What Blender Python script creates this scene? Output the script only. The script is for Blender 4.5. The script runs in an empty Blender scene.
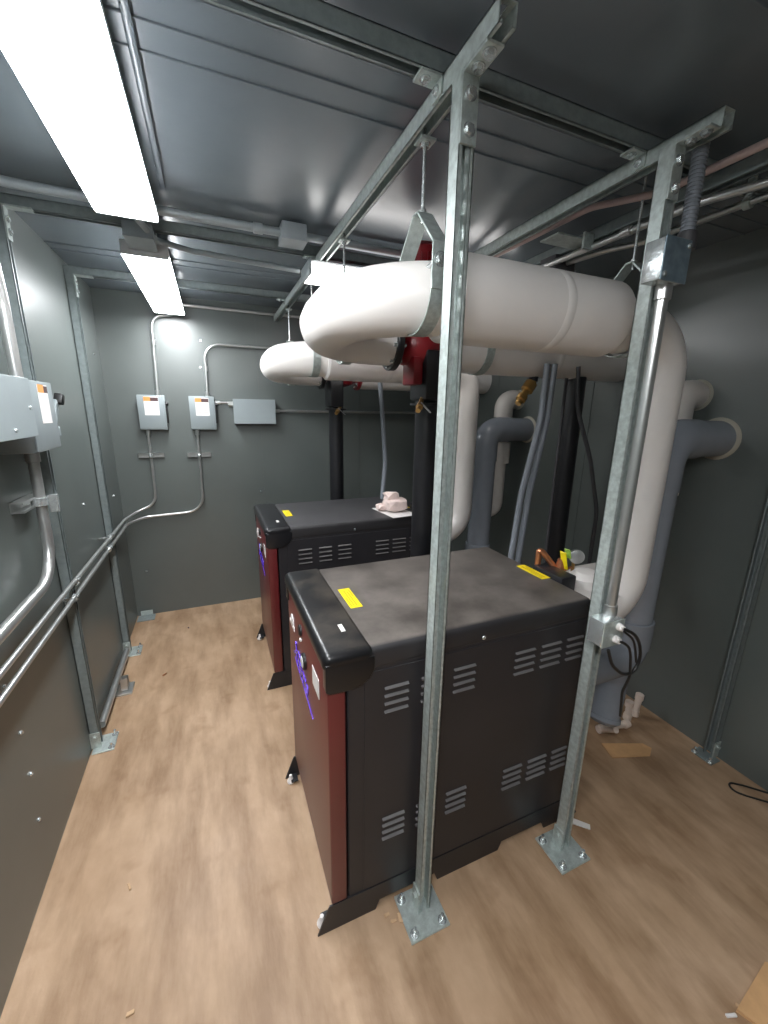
import bpy, bmesh, math, random
from mathutils import Vector, Matrix
random.seed(7)
C = bpy.context.scene.collection
PI = math.pi
V = Vector

# ------------------------------------------------------------------ materials
def mat(name, col, rough=0.5, metal=0.0, noise=0.0, scale=8.0, bump=0.0, bscale=30.0, col2=None,
        stretch=(1, 1, 1), coat=0.0, rvar=0.0, spec=0.5, thr=(0.35, 0.65)):
    m = bpy.data.materials.new(name); m.use_nodes = True
    nt = m.node_tree; b = nt.nodes['Principled BSDF']
    b.inputs['Base Color'].default_value = (*col, 1)
    b.inputs['Roughness'].default_value = rough
    b.inputs['Metallic'].default_value = metal
    b.inputs['Coat Weight'].default_value = coat
    b.inputs['Specular IOR Level'].default_value = spec
    tc = nt.nodes.new('ShaderNodeTexCoord')
    mp = nt.nodes.new('ShaderNodeMapping'); mp.inputs['Scale'].default_value = stretch
    nt.links.new(tc.outputs['Object'], mp.inputs['Vector'])
    if noise > 0 or col2:
        n = nt.nodes.new('ShaderNodeTexNoise'); n.inputs['Scale'].default_value = scale
        n.inputs['Detail'].default_value = 6; n.inputs['Roughness'].default_value = 0.6
        nt.links.new(mp.outputs['Vector'], n.inputs['Vector'])
        r = nt.nodes.new('ShaderNodeValToRGB')
        r.color_ramp.elements[0].position = thr[0]; r.color_ramp.elements[1].position = thr[1]
        c2 = col2 or tuple(min(1, c * (1 + noise)) for c in col)
        c1 = col if col2 else tuple(c * (1 - noise) for c in col)
        r.color_ramp.elements[0].color = (*c1, 1); r.color_ramp.elements[1].color = (*c2, 1)
        nt.links.new(n.outputs['Fac'], r.inputs['Fac'])
        nt.links.new(r.outputs['Color'], b.inputs['Base Color'])
        if rvar:
            mr = nt.nodes.new('ShaderNodeMapRange')
            mr.inputs['To Min'].default_value = rough - rvar; mr.inputs['To Max'].default_value = rough + rvar
            nt.links.new(n.outputs['Fac'], mr.inputs['Value']); nt.links.new(mr.outputs['Result'], b.inputs['Roughness'])
    if bump:
        n2 = nt.nodes.new('ShaderNodeTexNoise'); n2.inputs['Scale'].default_value = bscale
        n2.inputs['Detail'].default_value = 2
        nt.links.new(mp.outputs['Vector'], n2.inputs['Vector'])
        bp = nt.nodes.new('ShaderNodeBump'); bp.inputs['Strength'].default_value = bump
        bp.inputs['Distance'].default_value = 0.02
        nt.links.new(n2.outputs['Fac'], bp.inputs['Height']); nt.links.new(bp.outputs['Normal'], b.inputs['Normal'])
    return m

WALLC = (0.098, 0.114, 0.108)
M = {}
M['wall'] = mat('painted_steel_wall', WALLC, 0.36, 0.0, noise=0.06, scale=2.5, bump=0.12, bscale=2.2, spec=0.95)
M['ceil'] = mat('painted_steel_ceiling', (0.13, 0.155, 0.175), 0.27, 0.0, noise=0.06, scale=2.5, bump=0.14, bscale=2.6, spec=0.85)
M['seam'] = mat('seam_shadow_paint', (0.04, 0.045, 0.045), 0.6)
M['galv'] = mat('galvanized_steel', (0.50, 0.56, 0.54), 0.38, 0.5, noise=0.16, scale=55, bump=0.05, bscale=90, rvar=0.06)
M['galv_dull'] = mat('painted_strut', (0.24, 0.28, 0.28), 0.42, 0.35, noise=0.10, scale=40)
M['zinc'] = mat('bright_zinc', (0.62, 0.66, 0.66), 0.27, 0.75, noise=0.12, scale=60, bump=0.08, bscale=60)
M['emt'] = mat('emt_conduit', (0.62, 0.63, 0.62), 0.28, 0.85, noise=0.05, scale=20)
M['emtp'] = mat('painted_conduit', (0.33, 0.37, 0.39), 0.4, 0.2, noise=0.05, scale=20)
M['emtpink'] = mat('light_tinted_conduit', (0.55, 0.42, 0.40), 0.45, 0.2, noise=0.05, scale=20)  # silver conduit; pink cast of the light put into its colour
M['jacket'] = mat('white_pvc_jacket', (0.80, 0.765, 0.735), 0.38, 0.0, noise=0.02, scale=6, bump=0.05, bscale=5)
M['pvcw'] = mat('white_pvc', (0.66, 0.62, 0.58), 0.35, 0.0, noise=0.03, scale=10)
M['pvcd'] = mat('drain_pvc', (0.70, 0.58, 0.50), 0.4, 0.0, noise=0.06, scale=20)
M['gray'] = mat('grey_cpvc', (0.26, 0.285, 0.325), 0.26, 0.0, noise=0.05, scale=6)
M['black'] = mat('black_powder_coat', (0.017, 0.017, 0.020), 0.38, 0.0, bump=0.1, bscale=400)
M['side'] = mat('charcoal_sheet_metal', (0.022, 0.021, 0.024), 0.42, 0.0, noise=0.1, scale=4)
M['top'] = mat('clean_charcoal_lid', (0.050, 0.049, 0.052), 0.50, 0.0, noise=0.12, scale=5)
M['topd'] = mat('dusty_charcoal_lid', (0.062, 0.053, 0.047), 0.46, 0.0, col2=(0.16, 0.14, 0.125), scale=5.5, thr=(0.33, 0.70), rvar=0.1)
M['capd'] = mat('black_cap_dusty', (0.014, 0.014, 0.015), 0.30, 0.0, col2=(0.060, 0.052, 0.044), scale=7, thr=(0.42, 0.66))
M['cap'] = mat('black_cap', (0.013, 0.013, 0.015), 0.28)
M['red'] = mat('burgundy_door', (0.115, 0.010, 0.012), 0.36, 0.0, noise=0.05, scale=3, spec=1.0)
M['pump'] = mat('red_pump_paint', (0.24, 0.010, 0.016), 0.35, 0.0, noise=0.1, scale=14)
M['iron'] = mat('black_iron', (0.012, 0.012, 0.014), 0.36, 0.0, noise=0.2, scale=12)
M['brass'] = mat('brass', (0.55, 0.34, 0.12), 0.3, 0.9)
M['copper'] = mat('copper', (0.48, 0.20, 0.10), 0.35, 0.8, noise=0.2, scale=25)
M['yellow'] = mat('yellow_label', (0.85, 0.66, 0.01), 0.45)
M['ink'] = mat('label_ink', (0.45, 0.34, 0.01), 0.5)
M['white'] = mat('white_paper', (0.75, 0.72, 0.70), 0.5)
M['enam'] = mat('white_enamel', (0.62, 0.64, 0.66), 0.35)
M['orange'] = mat('orange_print', (0.72, 0.30, 0.08), 0.5)
M['dark'] = mat('dark_print', (0.08, 0.04, 0.04), 0.5)
M['pink'] = mat('pink_print', (0.70, 0.48, 0.47), 0.5)
M['purple'] = mat('violet_chrome_letters', (0.13, 0.05, 0.75), 0.22, 0.3, spec=0.9)
M['boxg'] = mat('grey_enclosure', (0.27, 0.31, 0.32), 0.42, 0.1, noise=0.03, scale=8)
M['rubber'] = mat('black_rubber', (0.012, 0.012, 0.012), 0.45)
M['flex'] = mat('grey_liquidtight', (0.21, 0.23, 0.26), 0.42)
M['flexd'] = mat('dark_hose', (0.06, 0.06, 0.065), 0.45)
M['card'] = mat('cardboard', (0.58, 0.34, 0.16), 0.75, noise=0.1, scale=12)
M['packpaper'] = mat('crumpled_paper', (0.72, 0.58, 0.54), 0.7, noise=0.12, scale=18)
M['tan'] = mat('wood_chip', (0.55, 0.37, 0.22), 0.8)
M['coverblue'] = mat('blue_tinted_zinc_cover', (0.20, 0.27, 0.32), 0.35, 0.5, noise=0.2, scale=30)
M['caulk'] = mat('caulk', (0.36, 0.34, 0.28), 0.6)
M['green'] = mat('green_tag', (0.30, 0.50, 0.08), 0.5)

def dust(m, col, thr=.75):
    nt = m.node_tree; b = nt.nodes['Principled BSDF']
    src = b.inputs['Base Color'].links[0].from_socket
    g = nt.nodes.new('ShaderNodeNewGeometry'); sp = nt.nodes.new('ShaderNodeSeparateXYZ'); nt.links.new(g.outputs['Normal'], sp.inputs[0])
    mr = nt.nodes.new('ShaderNodeMapRange'); mr.inputs['From Min'].default_value = thr; mr.inputs['From Max'].default_value = .97
    nt.links.new(sp.outputs['Z'], mr.inputs['Value'])
    mx = nt.nodes.new('ShaderNodeMix'); mx.data_type = 'RGBA'; mx.inputs[6].default_value = (*col, 1)
    nt.links.new(mr.outputs['Result'], mx.inputs[0]); nt.links.new(src, mx.inputs[7]); nt.links.new(mx.outputs[2], b.inputs['Base Color'])
def floor_mat():
    m = bpy.data.materials.new('coated_plywood_floor'); m.use_nodes = True
    nt = m.node_tree; b = nt.nodes['Principled BSDF']; L = nt.links.new
    tc = nt.nodes.new('ShaderNodeTexCoord')
    def noise(scale, stretch, rot=0.35, det=5, w=0):
        mp = nt.nodes.new('ShaderNodeMapping'); mp.inputs['Scale'].default_value = stretch
        mp.inputs['Rotation'].default_value = (0, 0, rot); mp.inputs['Location'].default_value = (w, w * 1.7, 0)
        L(tc.outputs['Object'], mp.inputs['Vector'])
        n = nt.nodes.new('ShaderNodeTexNoise'); n.inputs['Scale'].default_value = scale
        n.inputs['Detail'].default_value = det; n.inputs['Roughness'].default_value = 0.6
        L(mp.outputs['Vector'], n.inputs['Vector']); return n.outputs['Fac']
    def ramp(f, p0, c0, p1, c1):
        r = nt.nodes.new('ShaderNodeValToRGB'); e = r.color_ramp.elements
        e[0].position = p0; e[1].position = p1; e[0].color = (*c0, 1); e[1].color = (*c1, 1)
        L(f, r.inputs['Fac']); return r.outputs['Color']
    base = ramp(noise(1.8, (1, 1, 1)), 0.3, (0.40, 0.26, 0.155), 0.7, (0.53, 0.37, 0.245))
    def mul(a, c, fac):
        x = nt.nodes.new('ShaderNodeMix'); x.data_type = 'RGBA'; x.blend_type = 'MULTIPLY'
        x.inputs[0].default_value = fac; L(a, x.inputs[6]); L(c, x.inputs[7]); return x.outputs[2]
    streak = ramp(noise(3.2, (2.6, 0.55, 1), 0.25, 6, 3.1), 0.33, (0.50, 0.43, 0.35), 0.58, (1, 1, 1))
    fine = ramp(noise(16, (1, 0.5, 1), 0.3, 4, 9.0), 0.3, (0.86, 0.84, 0.80), 0.65, (1, 1, 1))
    blot = ramp(noise(5.5, (1, 1, 1), 0.1, 3, 5.0), 0.28, (0.70, 0.63, 0.55), 0.42, (1, 1, 1))
    c = mul(mul(mul(base, streak, 0.75), fine, 0.8), blot, 0.6)
    L(c, b.inputs['Base Color'])
    mr = nt.nodes.new('ShaderNodeMapRange'); mr.inputs['To Min'].default_value = 0.38; mr.inputs['To Max'].default_value = 0.62
    L(noise(4, (1, 1, 1), 0, 4, 2), mr.inputs['Value']); L(mr.outputs['Result'], b.inputs['Roughness'])
    bp = nt.nodes.new('ShaderNodeBump'); bp.inputs['Strength'].default_value = 0.12; bp.inputs['Distance'].default_value = 0.01
    L(noise(30, (1, 1, 1), 0, 4, 2), bp.inputs['Height']); L(bp.outputs['Normal'], b.inputs['Normal'])
    return m
M['floor'] = floor_mat()
dust(M['topd'], (.024, .023, .025)); dust(M['capd'], (.008, .008, .009)); dust(M['top'], (.024, .023, .025))
def emit(name, col, s):
    m = bpy.data.materials.new(name); m.use_nodes = True
    nt = m.node_tree; b = nt.nodes['Principled BSDF']
    b.inputs['Base Color'].default_value = (0.9, 0.9, 0.9, 1)
    b.inputs['Emission Color'].default_value = (*col, 1); b.inputs['Emission Strength'].default_value = s
    return m
M['lens'] = emit('lit_led_lens', (0.95, 0.975, 1.0), 30.0)
M['lens3'] = emit('dim_led_lens', (1.0, 0.98, 0.96), 4.5)
M['lensb'] = emit('added_led_lens_rear', (0.97, 0.98, 1.0), 44.0)  # brighter lens for the added unseen rear fixture

# ------------------------------------------------------------------ mesh builder
class MB:
    def __init__(s): s.bm = bmesh.new()
    def box(s, a, b, bev=0.0, seg=2):
        a = V(a); b = V(b); c = (a + b) / 2; d = b - a
        return s.obox(c, (1, 0, 0), (0, 1, 0), abs(d.x), abs(d.y), abs(d.z), bev, seg)
    def obox(s, c, u, v, du, dv, dw, bev=0.0, seg=2):
        u = V(u).normalized(); v = V(v); v = (v - u * v.dot(u)).normalized(); w = u.cross(v)
        m = Matrix.Translation(V(c)) @ Matrix((u, v, w)).transposed().to_4x4() @ Matrix.Diagonal((du, dv, dw, 1))
        t = bmesh.new(); bmesh.ops.create_cube(t, size=1.0, matrix=m)
        if bev: bmesh.ops.bevel(t, geom=t.edges[:], offset=bev, segments=seg, affect='EDGES', profile=0.5)
        s.merge(t); return s
    def merge(s, t):
        me = bpy.data.meshes.new('tmp'); t.to_mesh(me); t.free(); s.bm.from_mesh(me); bpy.data.meshes.remove(me)
    def tube(s, pts, r, bend=0.0, seg=20, cap=True, radii=None, capr=0.0):
        pts = [V(p) for p in pts]; P = [pts[0]]
        for i in range(1, len(pts) - 1):
            p, q, n = pts[i - 1], pts[i], pts[i + 1]
            a = (p - q); b = (n - q); la, lb = a.length, b.length; a.normalize(); b.normalize()
            ang = a.angle(b)
            if bend <= 0 or ang > PI - 0.02: P.append(q); continue
            d = min(bend / math.tan(ang / 2), la * 0.49 if i > 1 else la * 0.98, lb * 0.49 if i < len(pts) - 2 else lb * 0.98)
            R = d * math.tan(ang / 2)
            cen = q + (a + b).normalized() * (R / math.sin(ang / 2))
            s0 = q + a * d - cen; s1 = q + b * d - cen
            tot = s0.angle(s1); ax = s0.cross(s1).normalized()
            k = max(3, int(tot / 0.16))
            for j in range(k + 1): P.append(cen + Matrix.Rotation(tot * j / k, 3, ax) @ s0)
        P.append(pts[-1]); rr = [r] * len(P) if radii is None else radii
        if capr:
            d0 = (P[0] - P[1]).normalized(); d1 = (P[-1] - P[-2]).normalized()
            P = [P[0] + d0 * 0, P[0] - d0 * capr] + P[1:-1] + [P[-1] - d1 * capr, P[-1]]
            rr = [r - capr, r] + [r] * (len(P) - 4) + [r, r - capr]
        t0 = (P[1] - P[0]).normalized(); n = t0.orthogonal().normalized(); rings = []
        for i, p in enumerate(P):
            t = (P[min(i + 1, len(P) - 1)] - P[max(i - 1, 0)]).normalized()
            n = (n - t * n.dot(t)).normalized(); b = t.cross(n)
            rings.append([s.bm.verts.new(p + (n * math.cos(2 * PI * k / seg) + b * math.sin(2 * PI * k / seg)) * rr[i]) for k in range(seg)])
        for i in range(len(rings) - 1):
            for k in range(seg):
                s.bm.faces.new((rings[i][k], rings[i][(k + 1) % seg], rings[i + 1][(k + 1) % seg], rings[i + 1][k]))
        if cap:
            s.bm.faces.new(rings[0][::-1]); s.bm.faces.new(rings[-1])
        return s
    def cyl(s, a, b, r, seg=24, r2=None):
        return s.tube([a, b], r, seg=seg, radii=[r, r if r2 is None else r2])
    def lathe(s, o, ax, prof, seg=32):          # prof: (distance along axis, radius)
        o = V(o); ax = V(ax).normalized(); n = ax.orthogonal().normalized(); b = ax.cross(n); rings = []
        for d, r in prof:
            rings.append([s.bm.verts.new(o + ax * d + (n * math.cos(2 * PI * k / seg) + b * math.sin(2 * PI * k / seg)) * max(r, 1e-4)) for k in range(seg)])
        for i in range(len(rings) - 1):
            for k in range(seg):
                s.bm.faces.new((rings[i][k], rings[i][(k + 1) % seg], rings[i + 1][(k + 1) % seg], rings[i + 1][k]))
        s.bm.faces.new(rings[0][::-1]); s.bm.faces.new(rings[-1]); return s
    def prism(s, poly, fn, a, b, bev=0.0):      # poly of (u,v); fn(u,v,w)->point
        t = bmesh.new()
        A = [t.verts.new(fn(u, v, a)) for u, v in poly]; B = [t.verts.new(fn(u, v, b)) for u, v in poly]
        t.faces.new(A); t.faces.new(B[::-1]); n = len(poly)
        for i in range(n): t.faces.new((A[i], B[i], B[(i + 1) % n], A[(i + 1) % n]))
        bmesh.ops.recalc_face_normals(t, faces=t.faces[:])
        if bev: bmesh.ops.bevel(t, geom=t.edges[:], offset=bev, segments=3, affect='EDGES', profile=0.5)
        s.merge(t); return s
    def sphere(s, c, r, sc=(1, 1, 1), seg=16):
        t = bmesh.new(); bmesh.ops.create_uvsphere(t, u_segments=seg, v_segments=seg // 2, radius=r,
            matrix=Matrix.Translation(V(c)) @ Matrix.Diagonal((*sc, 1))); s.merge(t); return s
    def hexb(s, c, ax, r, h):                   # bolt head on a washer
        c = V(c); ax = V(ax).normalized()
        s.tube([c, c + ax * 0.0025], r * 1.45, seg=18); s.tube([c, c + ax * (h + 0.0025)], r, seg=6); return s

def link(name, mb, m, base=(0, 0, 0), parent=None):
    bm = mb.bm; bmesh.ops.translate(bm, verts=bm.verts[:], vec=-V(base))
    bmesh.ops.recalc_face_normals(bm, faces=bm.faces[:])
    me = bpy.data.meshes.new(name); bm.to_mesh(me); bm.free()
    me.materials.append(M[m] if isinstance(m, str) else m)
    for p in me.polygons: p.use_smooth = True
    me.set_sharp_from_angle(angle=math.radians(32))
    o = bpy.data.objects.new(name, me); C.objects.link(o)
    if parent is not None: o.parent = parent
    else: o.location = base
    return o
def tag(o, label, cat, group=None):
    o['label'] = label; o['category'] = cat
    if group: o['group'] = group
    return o
class T:
    def __init__(s, name, label, cat, base=(0, 0, 0), group=None):
        o = bpy.data.objects.new(name, None); C.objects.link(o); o.location = base
        o.empty_display_size = 0.05; tag(o, label, cat, group); s.o = o; s.base = base
    def part(s, name, mb, m, parent=None, label=None):
        o = link(name, mb, m, s.base, parent or s.o)
        if label: o['label'] = label
        return o
def single(name, label, cat, mb, m, base, group=None):
    return tag(link(name, mb, m, base), label, cat, group)
def struct(name, mb, m, parent=None):
    o = link(name, mb, m, (0, 0, 0), parent); o['kind'] = 'structure'; return o
def dup(root, d, label, group=None):
    r = root.copy(); C.objects.link(r); r.location = root.location + V(d); r['label'] = label
    if group: r['group'] = group; root['group'] = group
    def rec(src, dst):
        for ch in list(src.children):
            c = ch.copy(); C.objects.link(c); c.parent = dst; rec(ch, c)
    rec(root, r); return r

# ------------------------------------------------------------------ setting
XL, XR, YB, YF, ZC = -0.71, 2.33, 3.72, -1.9, 2.56
DY = 1.35
struct('floor', MB().box((XL - .1, YF - .1, -0.08), (XR + .1, YB + .1, 0)), 'floor')
cl = MB().box((XL - .1, YF - .1, ZC), (XR + .1, YB + .1, ZC + 0.08))
for y in (.675, 1.225, 1.315, -.35, -.25, 2.83, 2.93):   # folded ribs between the roof sheets
    cl.box((XL, y - .003, ZC - .005), (XR, y + .003, ZC + .001), 0.001, 1)
struct('ceiling', cl, 'ceil')
def wall_screws(w, pts, ax):
    mb = MB()
    for p in pts: mb.hexb(p, ax, 0.006, 0.004)
    struct('wall_screws', mb, 'zinc', w)
wl = MB().box((XL - .08, YF - .1, 0), (XL, YB + .1, ZC))
w = struct('wall_left', wl, 'wall')
wall_screws(w, [(XL, 1.57, .83), (XL, 1.60, .62), (XL, 1.60, .44), (XL, 1.58, .25), (XL, 1.62, 1.02), (XL, 3.55, 2.1), (XL, 3.5, 1.1), (XL, 2.75, 1.2)], (1, 0, 0))
w = struct('wall_right', MB().box((XR, YF - .1, 0), (XR + .08, YB + .1, ZC)).box((XR - .004, 2.02, 0), (XR, 2.03, ZC)).box((XR - .004, 3.0, 0), (XR, 3.01, ZC)), 'wall')
wb = MB().box((XL, YB, 0), (XR, YB + .08, ZC))
wb.box((0.40, YB - .003, 0), (0.404, YB, ZC)).box((1.30, YB - .003, 0), (1.304, YB, ZC))
w = struct('wall_back', wb, 'wall')
wall_screws(w, [(-.21, YB, 2.33), (-.02, YB, 2.26), (-.04, YB, 2.06), (.37, YB, 1.03), (.37, YB, 1.75), (-.6, YB, .4)], (0, -1, 0))
struct('wall_front', MB().box((XL, YF - .08, 0), (XR, YF, ZC)), 'wall')

# ------------------------------------------------------------------ strut channel
S = 0.0413
def channel_mb(p0, p1, od, slots=True, size=S, depth=None):
    """slotted U channel from p0 to p1 (centre line of the section), mouth towards od"""
    p0 = V(p0); p1 = V(p1); w = (p1 - p0).normalized(); L = (p1 - p0).length; o = V(od).normalized(); c = w.cross(o)
    D = depth or size; t = 0.0027; h = size / 2; mid = (p0 + p1) / 2; mb = MB()
    for sg in (-1, 1):
        mb.obox(mid + c * sg * (h - t / 2), w, o, L, D, t)
        mb.obox(mid + c * sg * (h - 0.0047) + o * (D / 2 - t / 2), w, c, L, 0.0094, t)
        mb.obox(mid + c * sg * (h - 0.0094 + t / 2) + o * (D / 2 - 0.004), w, o, L, 0.0075, t)
    web = mid - o * (D / 2 - t / 2)
    if slots:
        for sg in (-1, 1): mb.obox(web + c * sg * (h - 0.0068), w, c, L, 0.0136, t)
        n = int(L / 0.0508); st = p0 - o * (D / 2 - t / 2)
        for i in range(n + 1):
            a = max(0, i * 0.0508 - 0.011); b = min(L, i * 0.0508 + 0.011)
            if b > a: mb.obox(st + w * (a + b) / 2, w, c, b - a, 0.015, t)
    else: mb.obox(web, w, c, L, size, t)
    return mb
def base_plate(t, x, y, ch, bolts, rot=0.0, sx=0.15, sy=0.15, cx=None, cy=None, m='galv'):
    px = x if cx is None else cx; py = y if cy is None else cy
    u = V((math.cos(rot), math.sin(rot), 0)); v = V((-math.sin(rot), math.cos(rot), 0))
    mb = MB().obox((px, py, .004), u, v, sx, sy, .008, 0.0015, 1)
    pl = t.part('base_plate', mb, m)
    for a, b in bolts:
        p = V((px, py, .008)) + u * a * sx * .36 + v * b * sy * .36
        t.part('anchor_bolt', MB().hexb(p, (0, 0, 1), .011, .008).cyl(p, p + V((0, 0, .028)), .006, 12), 'zinc', pl)
    return pl
def socket(t, x, y, dirs, pl):     # the U shaped stub that holds the post foot
    mb = MB()
    for d in dirs:
        d = V(d); c = V((x, y, 0.053)) + d * (S / 2 + .004)
        s = d.cross(V((0, 0, 1)))
        mb.obox(c, s, (0, 0, 1), S + .006, .09, .006)
        mb.hexb(c + d * .003 + V((0, 0, .018)), d, .009, .007)
    t.part('post_socket', mb, 'galv', pl)

def front_post(name, x, y, label):
    t = T('strut_post', label, 'post', (x, y, 0), 'free-standing strut posts')
    t.part('channel', channel_mb((x, y, .008), (x, y, 2.45), (0, -1, 0)), 'galv')
    pl = base_plate(t, x, y, 0, ((-1, -1), (1, -1), (-1, 1), (1, 1)), cx=x - .010, cy=y - .015)
    socket(t, x, y, ((-1, 0, 0),), pl)
    br = MB(); yf = y - S / 2 - .003
    br.box((x - S / 2, yf - .003, 2.318), (x + S / 2, yf + .003, 2.452), .001, 1)
    br.box((x - S / 2, yf - .084, 2.443), (x + S / 2, yf + .003, 2.449), .001, 1)
    b = t.part('angle_bracket', br, 'galv')
    for z in (2.345, 2.41): t.part('bolt', MB().hexb((x, yf - .003, z), (0, -1, 0), .010, .007), 'zinc', b)
    for dy in (-.026, -.064): t.part('bolt', MB().hexb((x, yf + dy, 2.443), (0, 0, -1), .010, .007), 'zinc', b)
    return t
pA = (0.570, 0.935); pB = (1.210, 0.905)
front_post('a', *pA, 'nearer galvanized strut post standing on the floor in front of the near boiler')
front_post('b', *pB, 'galvanized strut post at the right rear corner of near boiler, carrying two electrical boxes')

def side_post(x, y, od, label, h=2.49, foot=(0, 0), pm='galv'):
    t = T('strut_post', label, 'post', (x, y, 0), 'wall strut posts')
    t.part('channel', channel_mb((x, y, .008), (x, y, h), od), 'galv_dull')
    o = V(od); mb = MB()
    pl = base_plate(t, x, y, 0, ((1 if o.x > 0 else -1, -1), (1 if o.x > 0 else -1, 1)), sx=.10 if o.x > 0 else .075, sy=.13 if o.x > 0 else .10, m='galv' if o.x > 0 else 'galv_dull', cx=x + o.x * .035 + foot[0], cy=y + foot[1])
    socket(t, x, y, ((0, -1, 0),), pl)
    br = MB(); xf = x + o.x * (S / 2 + .003)
    br.box((xf - .003, y - S / 2, h - .12), (xf + .003, y + S / 2, h - .002)); br.box((xf - .003, y - S / 2, h - .006), (xf + o.x * .09, y + S / 2, h))
    b = t.part('angle_bracket', br, 'galv')
    for z in (h - .09, h - .045): t.part('bolt', MB().hexb((xf + o.x * .003, y, z), od, .009, .006), 'zinc', b)
    return t
side_post(XL + S / 2 + .001, 2.22, (1, 0, 0), 'nearer grey strut post against the left wall, beside the wall boxes')
side_post(XL + S / 2 + .001, 3.13, (1, 0, 0), 'farther grey strut post against the left wall, near the back corner')
side_post(XR - S / 2 - .001, 0.96, (-1, 0, 0), 'dark strut post against the right wall')

def strut(p0, p1, label, m='galv', grp='overhead struts', od=(0, 0, -1)):
    p0 = V(p0)
    return single('strut_channel', label, 'strut', channel_mb(p0, p1, od), m, tuple(p0), grp)
zt = 2.49 + S / 2
strut((XL, 1.013, zt), (XR, 1.013, zt), 'grey strut across the ceiling above the two free-standing posts', 'galv_dull')
strut((XL, 2.24, zt), (XR, 2.24, zt), 'grey strut across the ceiling above the nearer left wall post', 'galv_dull')
strut((XL, 3.13, zt), (XR, 3.13, zt), 'grey strut across the ceiling nearest the back wall', 'galv_dull')
zs = 2.449 + S / 2
strut((pA[0], .795, zs), (pA[0], 3.70, zs), 'galvanized strut running back from the nearer free-standing post top')
strut((1.25, .795, zs), (1.25, 3.70, zs), 'galvanized strut running back from the top of the post with the boxes')
strut((1.545, -.3, zs), (1.545, 3.70, zs), 'dull grey strut running along the right side under the conduits', 'galv_dull')
# packing between strut and ceiling sheets
def clip(x, y, label):
    t = T('angle_clip', label, 'bracket', (x, y, 2.49), 'small angle clips on the ceiling struts')
    xs = x - S / 2 - .0015
    mb = MB().box((xs - .004, y - .022, 2.452), (xs + .001, y + .022, 2.489)).box((xs - .055, y - .022, 2.484), (xs, y + .022, 2.489))
    b = t.part('plate', mb, 'galv')
    t.part('bolt', MB().hexb((xs - .034, y, 2.484), (0, 0, -1), .009, .006), 'zinc')
    t.part('bolt', MB().hexb((xs - .004, y, 2.468), (-1, 0, 0), .008, .005), 'zinc')
clip(pA[0], 1.015, 'small angle clip beside the top of the nearer free-standing post')
clip(1.25, 1.015, 'small angle clip beside the top of the post with the boxes')
clip(pA[0], 2.245, 'small angle clip on the second ceiling strut')
clip(pA[0], 3.135, 'small angle clip on the ceiling strut near the back wall')

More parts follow.
